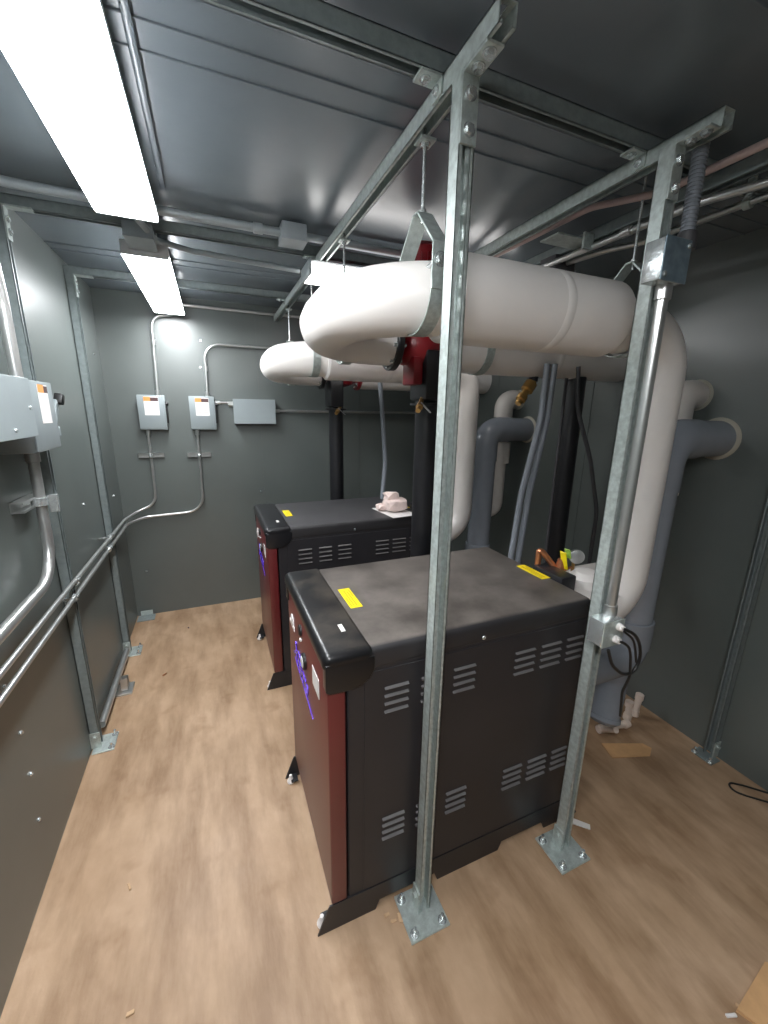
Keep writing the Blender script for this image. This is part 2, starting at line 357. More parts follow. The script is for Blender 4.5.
# ------------------------------------------------------------------ boiler
def boiler(x0=0.25, y0=0.99, y1=1.65):
    t = T('boiler', 'nearer black boiler with burgundy front door and dusty grey lid', 'boiler', (x0, y0, 0))
    xz = lambda u, v, w: V((u, w, v))
    XE = 1.285
    t.part('jacket', MB().box((x0 + .062, y0 + .003, .10), (XE, y1 - .003, 1.0), .004, 1)
           .box((x0 + .115, y0 + .0005, .115), (XE - .004, y0 + .004, .985), .001, 1), 'side')
    lid = MB().box((x0 + .112, y0, .985), (XE + .006, y1, 1.07), .022, 4)
    L = t.part('lid', lid, 'topd', label='dust-covered flat grey lid')
    t.part('screw', MB().hexb((.79, y0 - .0005, 1.015), (0, -1, 0), .005, .003), 'zinc', L)
    cap = MB().box((x0 - .012, y0 - .008, 1.012), (x0 + .145, y1 + .008, 1.074), .024, 5)
    sk = [(x0 - .006, 1.045), (x0 - .006, .955), (x0 + .006, .948), (x0 + .06, .946), (x0 + .10, .952), (x0 + .13, .972), (x0 + .145, 1.0), (x0 + .145, 1.045)]
    cap.prism(sk, xz, y0 - .008, y0 + .03, .004); cap.prism(sk, xz, y1 - .03, y1 + .008, .004)
    cp = t.part('front_cap', cap, 'capd')
    t.part('cap_sticker', MB().obox((x0 + .083, 1.12, 1.0752), (0, 1, 0), (1, 0, 0), .045, .014, .001), 'white', cp)
    d = t.part('door', MB().box((x0, y0, .112), (x0 + .055, y1, 1.02), .006, 3), 'red')
    xf = x0 - .001
    def plate(ya, yb, za, zb, th=.002): return MB().box((xf - th, ya, za), (xf, yb, zb), .0006, 1)
    bd = t.part('maker_badge', MB().lathe((x0, 1.55, .895), (-1, 0, 0), [(0, .028), (.003, .028), (.004, .024)], 24).box((xf - .003, 1.50, .868), (xf, 1.60, .885)), 'white', d)
    t.part('power_button', MB().lathe((x0, 1.375, .945), (-1, 0, 0), [(0, .022), (.006, .022), (.009, .017)], 24), 'rubber', d)
    t.part('indicator_lamp', MB().lathe((x0, 1.375, .905), (-1, 0, 0), [(0, .008), (.005, .008), (.007, .004)], 16), 'white', d)
    t.part('gauge', MB().lathe((x0, 1.31, .855), (-1, 0, 0), [(0, .03), (.01, .03), (.012, .026)], 28), 'rubber', d)
    t.part('gauge_rim', MB().lathe((x0 - .0115, 1.31, .855), (-1, 0, 0), [(0, .022), (.002, .021)], 28), 'enam', d)
    t.part('rating_plate', plate(1.09, 1.18, .855, .925), 'white', d)
    # script lettering across the door
    cu = bpy.data.curves.new('txt', 'FONT'); cu.body = 'XFyre'; cu.size = .102; cu.shear = .4; cu.extrude = .0015; cu.offset = 0.0020
    to = bpy.data.objects.new('txt', cu); C.objects.link(to); bpy.context.view_layer.update()
    me = bpy.data.meshes.new_from_object(to.evaluated_get(bpy.context.evaluated_depsgraph_get())); bpy.data.objects.remove(to)
    tb = MB(); tb.bm.from_mesh(me)
    ln = MB().prism([(.02, -.013), (.28, -.0095), (.40, -.012), (.28, -.0135)], lambda u, v, w: V((u * .86, v, w)), -.001, .0015)
    mm = bpy.data.meshes.new('l'); ln.bm.to_mesh(mm); ln.bm.free(); tb.bm.from_mesh(mm)
    a = math.radians(-9)
    mat4 = Matrix(((0, 0, -1, xf - .0015), (-1, 0, 0, 1.53), (0, 1, 0, .765), (0, 0, 0, 1))) @ Matrix.Rotation(a, 4, 'Z')
    bmesh.ops.transform(tb.bm, matrix=mat4, verts=tb.bm.verts[:])
    t.part('lettering', tb, 'purple', d, 'violet script lettering')
    # louvres pressed into the side panel
    for xa, xb in ((.43, .512), (.558, .638), (.68, .765), (.935, 1.025), (1.055, 1.15), (1.18, 1.262)):
        for za in (.83, .315):
            mb = MB()
            for k in range(4):
                z = za + k * .0285
                mb.prism([(y0 + .001, z), (y0 - .007, z - .001), (y0 - .0075, z + .001), (y0 + .001, z + .0065)], lambda u, v, w: V((w, u, v)), xa, xb)
            t.part('louver_group', mb, 'louver')
    # skid base
    def rail(y, s):
        poly = [(x0 - .052, 0), (x0 + .16, 0), (x0 + .175, .04), (x0 + .40, .04), (x0 + .415, 0), (x0 + .70, 0), (x0 + .715, .04), (x0 + .93, .04), (x0 + .945, 0),
                (1.385, 0), (1.33, .112), (x0 - .008, .112)]
        return MB().prism(poly, xz, y, y + s * .006)
    k = rail(y0 - .002, 1); 
    k.merge(rail(y1 + .002, -1).bm)
    k.box((x0 + .01, y0 + .002, .10), (1.33, y1 - .002, .111))
    for xa in (x0 + .16, x0 + .42, x0 + .70, x0 + .94): k.box((xa - .003, y0 + .005, .02), (xa + .003, y1 - .005, .10))
    k.box((x0 + .17, y0 + .02, .052), (x0 + .41, y1 - .02, .058)).box((x0 + .71, y0 + .02, .052), (x0 + .94, y1 - .02, .058))
    k.box((x0 - .03, y0 + .004, .015), (x0 + .002, y0 + .05, .02)).box((x0 - .03, y1 - .05, .015), (x0 + .002, y1 - .004, .02))
    sk_ = t.part('skid_base', k, 'black')
    for yy in (y0 + .028, y1 - .028):
        t.part('leveling_foot', MB().lathe((x0 - .03, yy, 0), (0, 0, 1), [(0, .016), (.008, .018), (.016, .012), (.034, .007), (.04, .007)], 16), 'white', sk_)
    for xa, ya, yb in ((.404, 1.242, 1.405), (1.235, 1.20, 1.36)):
        w_ = .045
        lb = t.part('warning_label', MB().box((xa, ya, 1.070), (xa + w_, yb, 1.0712)), 'yellow', L)
        mb = MB()
        for j, (f0, f1) in enumerate(((.06, .5), (.1, .9), (.1, .8), (.55, .9))):
            mb.box((xa + .006 + j * .010, ya + (yb - ya) * f0, 1.0711), (xa + .010 + j * .010, ya + (yb - ya) * f1, 1.0716))
        t.part('label_print', mb, 'ink', lb)
    t.part('flue_sensor_box', MB().box((XE + .008, 1.15, 1.0), (XE + .09, 1.32, 1.085), .006, 2), 'black')
    # rear connections
    t.part('water_outlet', MB().cyl((XE, 1.16, .93), (1.42, 1.16, .93), .06), 'iron')
    t.part('flue_outlet', MB().cyl((XE, 1.17, .52), (1.42, 1.17, .52), .085), 'zinc')
    return t
M['louver'] = mat('louver_highlight', (0.11, 0.105, 0.105), 0.42)  # paler than the panel: highlight on the fins put into the colour
B1 = boiler()
b2 = dup(B1.o, (0, DY, 0), 'farther black boiler with burgundy door and clean dark lid')
for c in b2.children:
    if c.name.startswith('lid'): c.data = c.data.copy(); c.data.materials[0] = M['top']; c['label'] = 'clean flat charcoal lid'
    if c.name.startswith('front_cap'): c.data = c.data.copy(); c.data.materials[0] = M['cap']

# ------------------------------------------------------------------ insulated headers
ZP = 2.075; Y1 = 1.15; Y2 = 1.87; RP = .124; RB = .100; XV = 1.665
def header():
    t = T('header_pipe', 'large white insulated header pipe above the near boiler, bending down at its right end', 'pipe', (XV, Y1, 0.75))
    t.part('main_run', MB().tube([(1.335, Y1, ZP), (.655, Y1, ZP)], RP, 0, 40, capr=.010), 'jacket')
    t.part('bend', MB().tube([(.80, Y1, ZP - .005), (.432, Y1, ZP - .005), (.432, Y2, ZP - .02), (.80, Y2, ZP - .02)], RB, .30, 40), 'jacket')
    t.part('jacket_collar', MB().lathe((1.325, Y1, ZP), (1, 0, 0), [(0, .118), (.03, .108), (.04, .10)], 36), 'jacket')
    t.part('neck_and_drop', MB().tube([(1.33, Y1, ZP - .015), (XV, Y1, ZP - .015), (XV, Y1, .90), (1.36, Y1 + .01, .90)], .092, .17, 36), 'jacket')
    t.part('return_run', MB().tube([(1.12, Y2, ZP - .02), (XR, Y2, ZP - .02)], RP - .01, 0, 36), 'jacket')
    for x, y, r in ((1.03, Y1, RP + .0008), (1.75, Y2, RP - .0095)):
        t.part('jacket_tape', MB().lathe((x, y, ZP - (.02 if y == Y2 else 0)), (1, 0, 0), [(0, r - .001), (.002, r), (.034, r), (.036, r - .001)], 40), 'jacket')
    t.part('rear_fitting', MB().box((1.30, Y1 - .075, .985), (1.56, Y1 + .12, 1.0), .004, 1).lathe((1.50, Y1 + .06, .99), (0, 0, 1), [(0, .075), (.05, .07), (.075, .045), (.08, .02)], 24), 'jacket')
    return t
H1 = header()
dup(H1.o, (0, DY, -.03), 'smaller-looking white insulated header pipe above the farther boiler')

def clevis(x, y, zc, r, label, m='galv'):
    t = T('clevis_hanger', label, 'pipe hanger', (x, y, 2.449), None)
    ztop = 2.449 if x < 1.4 else ZC - .026; zt_ = zc + r + .105; w2 = .02
    t.part('threaded_rod', MB().cyl((x, y, zt_ - .02), (x, y, ztop + .026), .0048, 10), 'zinc')
    t.part('rod_nut', MB().hexb((x, y, (2.443 if x < 1.4 else ZC - .006)), (0, 0, -1), .010, .008), 'zinc'); t.part('rod_nut', MB().hexb((x, y, zt_ + .003), (0, 0, 1), .010, .008), 'zinc')
    t.part('rod_washer', MB().box((x - .022, y - .022, (2.443 if x < 1.4 else ZC - .006)), (x + .022, y + .022, (2.4485 if x < 1.4 else ZC))), 'galv')
    # yoke: an inverted V strap
    mb = MB(); th = .005
    yo = r + .008; zb = zc + r * .2; zs_ = zc + r + .005
    pts = [(-yo, zb), (-yo, zs_), (-.012, zt_), (.012, zt_), (yo, zs_), (yo, zb)]
    for (a, b) in zip(pts, pts[1:]):
        A = V((x, y + a[0], a[1])); B = V((x, y + b[0], b[1])); d = (B - A)
        mb.obox((A + B) / 2, d, (1, 0, 0), d.length + .004, .046, th)
    t.part('yoke', mb, m)
    # lower band: a U strap round the pipe
    N = 28; prof = []
    for i in range(N + 1):
        a = math.radians(4) - math.radians(188) * i / N
        prof.append((math.cos(a) * (r + .004), math.sin(a) * (r + .004)))
    prof = [(r + .004, r * .3)] + prof + [(-(r + .004), r * .3)]
    mb = MB()
    for (a, b) in zip(prof, prof[1:]):
        A = V((x, y + a[0], zc + a[1])); B = V((x, y + b[0], zc + b[1])); d = B - A
        if d.length > 1e-5: mb.obox((A + B) / 2, d, (1, 0, 0), d.length + .002, .044, .004)
    t.part('band', mb, m)
    zb_ = zc + r * .88
    t.part('cross_bolt', MB().cyl((x, y - yo - .016, zc + r - .035), (x, y + yo + .016, zc + r - .035), .006, 12)
           .hexb((x, y - yo - .003, zc + r - .035), (0, -1, 0), .013, .009).hexb((x, y + yo + .003, zc + r - .035), (0, 1, 0), .013, .009), 'zinc')
    for sg in (-1, 1): t.part('strap_ear', MB().obox((x, y + sg * (yo - .0005), zc + r * .3 + .012), (1, 0, 0), (0, 1, 0), .044, .005, r * .6 + .035, .001, 1), m)
    return t
XH = .588
clevis(XH, Y1, ZP - .005, RB, 'clevis hanger round the near header, just left of the nearer free-standing post')
clevis(1.435, Y1, ZP - .012, .102, 'clevis hanger at the right end of the near header, behind the post with the boxes')
clevis(.586, Y2, ZP - .02, RB, 'clevis hanger behind the bend of the near header')
clevis(1.30, Y2, ZP - .02, RP - .01, 'clevis hanger on the return run, right of the nearer pump')
clevis(XH, Y1 + DY, ZP - .035, RB, 'clevis hanger round the farther header at its left bend')
clevis(.586, Y2 + DY, ZP - .05, RB, 'clevis hanger nearest the back wall')
clevis(1.435, Y1 + DY, ZP - .045, .102, 'clevis hanger at the right end of the farther header')

# ------------------------------------------------------------------ pumps
def pump():
    zc = ZP - .02; x = .96
    t = T('circulator_pump', 'red circulator pump with its support pipe, behind the near header', 'pump', (x, Y2, 0))
    t.part('volute', MB().lathe((x, Y2, zc - .10), (0, 0, 1), [(0, .05), (.015, .09), (.05, .115), (.10, .12), (.15, .11), (.19, .085), (.20, .08)], 32)
           .tube([(.84, Y2, zc), (1.08, Y2, zc)], .062, seg=24), 'pump')
    t.part('discharge_foot', MB().box((.885, Y2 - .10, 1.87), (.935, Y2 + .02, zc - .06), .008, 2), 'pump')
    for xa in (.80, 1.09):
        f = t.part('flange', MB().lathe((xa, Y2, zc), (1, 0, 0), [(0, .118), (.003, .122), (.027, .122), (.03, .118)], 32), 'pump' if xa > 1 else 'iron')
        mb = MB()
        for k in range(8):
            a = k * PI / 4 + .2; p = V((xa + .03, Y2 + math.cos(a) * .095, zc + math.sin(a) * .095))
            mb.hexb(p, (1, 0, 0), .011, .012); mb.hexb(p - V((.03, 0, 0)), (-1, 0, 0), .011, .012)
        t.part('flange_bolts', mb, 'zinc', f)
    t.part('motor_bracket', MB().lathe((x, Y2, zc + .09), (0, 0, 1), [(0, .08), (.02, .07), (.06, .062), (.10, .07), (.115, .09), (.13, .09)], 28), 'pump')
    mt = MB().lathe((x, Y2, zc + .22), (0, 0, 1), [(0, .08), (.01, .088), (.185, .088), (.205, .07), (.215, .03)], 28)
    for k in range(18):
        a = k * PI / 9; mt.obox((x + math.cos(a) * .092, Y2 + math.sin(a) * .092, zc + .305), (math.cos(a), math.sin(a), 0), (0, 0, 1), .014, .14, .004)
    t.part('motor', mt, 'pump')
    t.part('suction_elbow', MB().box((x - .02, Y2 - .125, 1.80), (x + .085, Y2 + .05, zc - .03), .012, 2), 'iron')
    t.part('foot_flange', MB().lathe((x + .055, Y2, 1.775), (0, 0, 1), [(0, .085), (.012, .085), (.013, .06), (.03, .058)], 28), 'iron')
    t.part('support_pipe', MB().cyl((x + .055, Y2, .01), (x + .055, Y2, 1.78), .057, 28), 'iron')
    t.part('floor_flange', MB().lathe((x + .055, Y2, 0), (0, 0, 1), [(0, .10), (.012, .10), (.013, .065), (.03, .06)], 28), 'iron')
    v = t.part('drain_cock', MB().cyl((x + .0, Y2 - .06, 1.82), (x - .045, Y2 - .12, 1.775), .011, 14).lathe((x - .04, Y2 - .115, 1.78), (-.5, -.6, -.45), [(0, .015), (.03, .017), (.035, .012), (.06, .012)], 14), 'brass')
    t.part('lever', MB().obox((x - .02, Y2 - .13, 1.765), (.7, 0, -.6), (0, 1, 0), .07, .012, .004), 'enam', v)
    return t
PU = pump()
p2 = dup(PU.o, (0, DY, -.03), 'red circulator pump mostly hidden behind the farther header', 'pumps on the header returns')

for c in p2.children:      # the farther support pipe is slimmer and stands a little to the left
    if c.name.split('.')[0] in ('support_pipe', 'foot_flange', 'floor_flange', 'suction_elbow'):
        c.location.x += -.085
        if c.name.startswith('floor_flange') or c.name.startswith('support_pipe'): c.location.z += .03 if c.name.startswith('floor') else .02
def actuator(dy, label):
    x = 2.0; zc = ZP - .02; y = Y2 + dy
    t = T('valve_assembly', label, 'valve', (x, y, 0), 'motorized valves on the return runs')
    t.part('support_pipe', MB().cyl((x, y, .01), (x, y, zc - .10), .058, 28).lathe((x, y, 0), (0, 0, 1), [(0, .10), (.012, .10), (.013, .065), (.03, .06)], 28), 'iron')
    t.part('valve_neck', MB().cyl((x, y, zc + .10), (x, y, zc + .24), .03, 20).box((x - .05, y - .05, zc + .22), (x + .05, y + .05, zc + .245), .003, 1), 'iron')
    t.part('motor', MB().lathe((x - .10, y, zc + .33), (1, 0, 0), [(0, .05), (.01, .072), (.17, .075), (.18, .08), (.22, .08), (.24, .05)], 28), 'iron')
    t.part('terminal_box', MB().box((x - .17, y - .05, zc + .25), (x - .10, y + .04, zc + .36), .006, 2), 'flexd')
    v = t.part('drain_valve', MB().lathe((1.69, y, zc - .12), (-.62, -.1, -.75), [(0, .020), (.03, .022), (.035, .034), (.085, .034), (.09, .020), (.12, .020), (.125, .028), (.155, .028), (.16, .018), (.18, .018)], 18), 'brass')
    t.part('valve_stub', MB().cyl((1.69, y, zc - .09), (1.68, y, zc - .135), .026, 16), 'iron', v)
    return t
actuator(0, 'black motorized valve on the nearer return run, on a black support pipe')

# ------------------------------------------------------------------ vents and intakes
def vent():
    x = 1.935; y = 1.25; z = 1.638; r = .094
    t = T('exhaust_vent', 'grey plastic vent pipe behind the near boiler, elbowing into the right wall', 'vent pipe', (x, y, 0.2))
    t.part('riser', MB().cyl((x, y, .62), (x, y, z - .20), r - .006, 36), 'gray')
    t.part('elbow', MB().tube([(x, y, z - .235), (x, y, z), (x + .20, y, z)], r, .11, 36), 'gray')
    t.part('wall_run', MB().tube([(x + .19, y, z), (XR, y, z)], r - .006, 0, 36), 'gray')
    t.part('wall_caulk', MB().lathe((XR, y, z), (-1, 0, 0), [(0, r + .010), (.006, r + .006), (.012, r - .006)], 36), 'caulk')
    t.part('coupling', MB().lathe((x, y, .58), (0, 0, 1), [(0, r + .002), (.004, r + .006), (.15, r + .006), (.154, r)], 36), 'gray')
    t.part('lower_elbow', MB().tube([(x, y, .63), (x, y, .52), (1.40, y, .52)], r + .003, .10, 36), 'gray')
    t.part('drain_tee', MB().tube([(1.83, y, .50), (1.86, y, .40), (1.80, y - .03, .20)], .075, .08, 30).lathe((1.80, y - .03, .21), (-.2, -.1, -.6), [(0, .08), (.02, .082), (.04, .06)], 28), 'gray')
    t.part('print_label', MB().obox((x + .061, y - .0606, 1.30), (0, 0, 1), (1, 1, 0), .14, .03, .002), 'white')
    return t
VT = vent()
v2 = dup(VT.o, (0, DY, -.02), 'grey plastic vent pipe behind the farther boiler, elbowing into the right wall')
def intake():
    x = 2.19; y = 1.385; z = 1.85; r = .066
    t = T('air_intake_pipe', 'white plastic air intake pipe entering the right wall above the nearer grey vent', 'intake pipe', (x, y, .9))
    t.part('elbow', MB().tube([(x, y, z - .14), (x, y, z), (x + .10, y, z)], r + .007, .075, 32), 'pvcw')
    t.part('wall_run', MB().cyl((x + .08, y, z), (XR, y, z), r, 32), 'pvcw')
    t.part('wall_caulk', MB().lathe((XR, y, z), (-1, 0, 0), [(0, r + .012), (.006, r + .008), (.012, r)], 32), 'caulk')
    t.part('riser', MB().cyl((x, y, 1.0), (x, y, z - .13), r - .012, 32), 'pvcw')
    t.part('coupling', MB().lathe((x, y, 1.34), (0, 0, 1), [(0, r - .01), (.003, r + .012), (.17, r + .012), (.173, r - .01)], 32), 'pvcw')
    t.part('lower_elbow', MB().tube([(x, y, 1.06), (x, y, .93), (2.05, y + .03, .93), (1.285, y + .03, .93)], r - .014, .07, 32), 'pvcw')
    return t
IN = intake()
dup(IN.o, (0, DY, 0), 'white plastic air intake pipe entering the right wall above the farther grey vent')

# relief valve on the rear of each boiler
def relief():
    x, y = 1.395, 1.26
    t = T('relief_valve', 'brass relief valve with green tag behind the near boiler lid', 'valve', (x, y, .9))
    t.part('body', MB().lathe((x, y, .92), (0, 0, 1), [(0, .017), (.09, .017), (.092, .026), (.13, .026), (.132, .02), (.17, .02), (.20, .014)], 18), 'copper')
    t.part('outlet', MB().tube([(x, y, 1.05), (x - .06, y + .05, 1.14), (x - .075, y + .06, 1.15), (x - .075, y + .06, 1.02)], .013, .02, 14), 'copper')
    t.part('tag', MB().obox((x - .005, y - .02, 1.12), (-.25, 0, .9), (0, 1, 0), .085, .034, .006, .002, 1), 'yellow')
    t.part('tag_band', MB().obox((x + .012, y - .022, 1.15), (-.3, 0, .9), (0, 1, 0), .045, .03, .007, .002, 1), 'green')
    t.part('lever', MB().obox((x + .03, y - .01, 1.07), (1, 0, .25), (0, 1, 0), .06, .012, .004), 'copper')
    return t
relief()
t = T('pressure_gauge', 'small round gauge behind the relief valve', 'gauge', (1.56, 1.33, 1.0))
t.part('case', MB().lathe((1.56, 1.33, 1.09), (-.5, -.8, .1), [(0, .03), (.02, .034), (.03, .034), (.032, .028)], 24), 'emt')
t.part('stem', MB().cyl((1.56, 1.335, .94), (1.56, 1.335, 1.075), .008, 12), 'brass')

# hoses
def hose(name, label, pts, r, m, bend=.25, cat='hose', group=None, seg=14):
    return single(name, label, cat, MB().tube(pts, r, bend, seg), m, pts[-1], group)
y = 1.76
hose('flexible_conduit', 'grey flexible conduit pair hanging from the return run, left one', [(1.66, 1.75, 2.0), (1.655, 1.75, 1.72), (1.57, 1.75, 1.30), (1.53, 1.74, .9)], .017, 'flex', .5, 'conduit', 'flexible conduits behind the near boiler')
hose('flexible_conduit', 'grey flexible conduit pair hanging from the return run, right one', [(1.70, 1.74, 2.0), (1.69, 1.74, 1.72), (1.625, 1.75, 1.30), (1.585, 1.74, .9)], .017, 'flex', .5, 'conduit', 'flexible conduits behind the near boiler')
hose('cable', 'dark thin cable hanging to the right of the black support pipe', [(1.89, 1.76, 2.0), (1.92, 1.76, 1.78), (2.08, 1.76, 1.48), (2.20, 1.76, 1.15), (2.22, 1.78, .4)], .012, 'flexd', .4, 'cable')
hose('flexible_conduit', 'grey flexible conduit dropping onto the farther boiler lid', [(1.18, 2.92, 2.0), (1.21, 2.92, 1.7), (1.23, 2.90, 1.35), (1.20, 2.88, 1.072)], .017, 'flex', .5, 'conduit')
hose('flexible_conduit', 'ribbed grey flexible conduit dropping from the ceiling to the motorized valve', [(1.72, 1.72, 2.44), (1.73, 1.74, 2.36), (1.82, 1.83, 2.33)], .022, 'flex', .08, 'conduit')
hose('gas_line', 'thin dark pipe standing left of the black support pipe', [(1.855, 1.80, 1.94), (1.855, 1.80, .02)], .009, 'flexd', 0, 'pipe')

# packing paper on the far boiler
t = T('packing_scraps', 'crumpled pinkish packing on a white sheet, on the farther boiler lid', 'packing', (1.13, 2.5, 1.07))
t.part('sheet', MB().obox((1.12, 2.47, 1.0735), (1, .12, 0), (0, 1, 0), .19, .30, .002), 'white')
def lump(c, s, seed, n=2):
    b = bmesh.new(); bmesh.ops.create_icosphere(b, subdivisions=n, radius=1.0); rr = random.Random(seed)
    for v in b.verts:
        q = V([max(-.72, min(.72, k)) for k in v.co]) * (1 + rr.uniform(-.14, .14)); v.co = V((c[0] + q.x * s[0], c[1] + q.y * s[1], c[2] + q.z * s[2]))
    m_ = MB(); m_.merge(b); return m_
t.part('bag', lump((1.13, 2.48, 1.125), (.10, .10, .055), 3), 'packpaper')
t.part('bag', lump((1.11, 2.50, 1.175), (.065, .06, .04), 5), 'packpaper')
t.part('bag', lump((1.045, 2.52, 1.10), (.045, .05, .03), 8), 'packpaper')

# ------------------------------------------------------------------ lights
def light(x0, x1, y0, y1, z0, z1, label, grp, lens='lens'):
    t = T('light_fixture', label, 'light', ((x0 + x1) / 2, (y0 + y1) / 2, z1), grp)
    lx = (x1 - x0) > (y1 - y0)
    e = .012
    if lx:
        t.part('lens', MB().box((x0 + e, y0, z0), (x1 - e, y1, z1 - .012), .008, 3), lens)
        t.part('housing', MB().box((x0 + e, y0 + .012, z1 - .0125), (x1 - e, y1 - .012, z1), .001, 1), 'enam')
        for a in (x0, x1 - e): t.part('end_cap', MB().box((a, y0 - .003, z0 - .003), (a + e, y1 + .003, z1), .004, 2), 'boxg')
    else:
        t.part('lens', MB().box((x0, y0 + e, z0), (x1, y1 - e, z0 + .018), .006, 3), lens)
        t.part('housing', MB().box((x0 + .004, y0 + e, z0 + .016), (x1 - .004, y1 - e, z1), .004, 2), 'enam')
        for a in (y0, y1 - e): t.part('end_cap', MB().box((x0 + .001, a, z0 + .001), (x1 - .001, a + e, z1), .003, 2), 'enam')
        for a in (y0 + .12, y1 - .12):
            t.part('hanger', MB().box((x0 + .05, a - .012, z1), (x0 + .055, a + .012, ZC)).box((x1 - .055, a - .012, z1), (x1 - .05, a + .012, ZC)), 'galv')
    return t
light(-.315, -.118, .66, 1.92, 2.41, 2.47, 'long lit ceiling light nearest the camera', 'lit ceiling lights on the left', 'lens')
light(-.310, -.115, 2.33, 3.60, 2.41, 2.47, 'lit ceiling light at the left near the back wall', 'lit ceiling lights on the left', 'lens')
light(-.315, -.118, -1.02, .25, 2.41, 2.47, 'added lit ceiling light behind the camera, unseen', 'lit ceiling lights on the left', 'lensb')  # unseen fixture continuing the row, added to light boiler side and posts
light(.495, 1.72, 2.14, 2.33, 2.385, 2.448, 'lit ceiling light partly hidden above the header pipe bends', None, 'lens3')

# ------------------------------------------------------------------ electrical on the back wall
def disconnect(label, cx, z0, z1, w, yb, d=.085):
    t = T('disconnect_switch', label, 'switch box', (cx, yb, z0), 'grey safety switches on the back wall')
    yf = yb - d
    e = t.part('enclosure', MB().box((cx - w / 2, yf + .006, z0), (cx + w / 2, yb, z1), .003, 2), 'boxg')
    t.part('door', MB().box((cx - w / 2 - .002, yf, z0 + .006), (cx + w / 2 - .018, yf + .008, z1 - .002), .002, 2), 'boxg')
    lb = t.part('warning_label', MB().box((cx - .05, yf - .0012, z0 + .11), (cx + .05, yf, z1 - .012)), 'white')
    t.part('orange_header', MB().box((cx - .05, yf - .002, z1 - .045), (cx - .005, yf - .001, z1 - .014)), 'orange', lb)
    t.part('dark_header', MB().box((cx - .005, yf - .002, z1 - .045), (cx + .048, yf - .001, z1 - .018)), 'dark', lb)
    mb = MB()
    for k in range(5):
        for s in (0, 1): mb.box((cx - .042 + s * .046, yf - .0018, z1 - .065 - k * .016), (cx - .006 + s * .046, yf - .001, z1 - .059 - k * .016))
    t.part('fine_print', mb, 'pink', lb)
    h = t.part('handle', MB().box((cx + w / 2 - .001, yf + .02, z0 + .05), (cx + w / 2 + .012, yf + .045, z1 - .06), .003, 2).cyl((cx + w / 2 + .012, yf + .03, z1 - .07), (cx + w / 2 + .012, yf - .005, z1 - .055), .010, 12), 'rubber')
    return t
YW = YB
disconnect('grey safety switch on the back wall, left of the two', -.405, 1.575, 1.835, .185, YW)
disconnect('grey safety switch on the back wall, next to the wide blank box', -.05, 1.575, 1.835, .185, YW)
t = T('junction_box', 'wide blank grey junction box on the back wall', 'electrical box', (.35, YW, 1.62))
t.part('body', MB().box((.185, YW - .09, 1.625), (.515, YW, 1.818), .003, 2), 'boxg')
t.part('cover', MB().box((.182, YW - .094, 1.622), (.518, YW - .0905, 1.821), .0015, 1), 'boxg')

def conduit(label, pts, r=.0105, m='emt', bend=.10, grp='conduits', name='conduit', coup=()):
    t = T(name, label, 'conduit', tuple(pts[0]), grp)
    t.part('tube', MB().tube(pts, r, bend, 16), m)
    if coup:
        for c, d in coup:
            d = V(d).normalized(); c = V(c)
            t.part('fitting', MB().lathe(c - d * .02, d, [(0, r + .002), (.002, r + .005), (.038, r + .005), (.04, r + .002)], 14), m)
    return t
yc = YW - .035
conduit('conduit rising from the left safety switch to the farther ceiling light', [(-.36, yc, 1.83), (-.345, yc, 2.40), (-.20, yc, 2.42), (-.16, 3.59, 2.44)], coup=(((-.36, yc, 1.855), (0, 0, 1)), ((-.347, yc, 2.22), (0, 0, 1))))
XC = XL + .055
conduit('conduit from the left safety switch along the left wall, upper of the pair', [(-.455, yc, 1.575), (-.46, yc, .985), (-.60, yc - .02, .93), (XC, 3.45, .92), (XC, 1.95, .945), (XC, -1.2, .97)], bend=.12, coup=(((-.455, yc, 1.55), (0, 0, 1)), ((XC, 3.0, .927), (0, 1, 0))))
conduit('conduit from the right safety switch along the left wall, lower of the pair', [(-.105, yc, 1.575), (-.11, yc, .895), (-.55, yc - .01, .88), (XC, 3.52, .87), (XC, 1.95, .875), (XC, -1.2, .89)], bend=.14, coup=(((-.105, yc, 1.55), (0, 0, 1)), ((XC, 2.9, .872), (0, 1, 0))))
conduit('conduit rising from the right safety switch and bending right towards the header', [(-.005, yc, 1.83), (.0, yc, 2.235), (1.9, yc, 2.235)], bend=.12, coup=(((-.005, yc, 1.855), (0, 0, 1)), ((0, yc, 2.05), (0, 0, 1))))
conduit('short conduit joining the right safety switch to the wide blank box', [(.04, yc, 1.79), (.185, yc, 1.79)], coup=(((.065, yc, 1.79), (1, 0, 0)), ((.165, yc, 1.775), (1, 0, 0))))
conduit('conduit running right from the wide blank box behind the farther boiler', [(.515, yc, 1.73), (2.2, yc, 1.73)], coup=(((.54, yc, 1.73), (1, 0, 0)),))
conduit('conduit along the top of the back wall', [(-.16, yc, 2.50), (1.9, yc, 2.49)])
def strutbit(cx, z, label):
    t = T('conduit_support', label, 'bracket', (cx, YW, z), 'short strut supports under the safety switches')
    t.part('channel', channel_mb((cx - .09, YW - .011, z), (cx + .09, YW - .011, z), (0, -1, 0), False, .036, .02), 'emt')
    t.part('clamp', MB().lathe((cx, yc, z - .018), (0, 0, 1), [(0, .016), (.036, .016)], 16).box((cx - .008, yc - .026, z - .008), (cx + .008, yc - .012, z + .008), .002, 1), 'zinc')
strutbit(-.457, 1.372, 'short strut support under the left safety switch')
strutbit(-.107, 1.367, 'short strut support under the right safety switch')
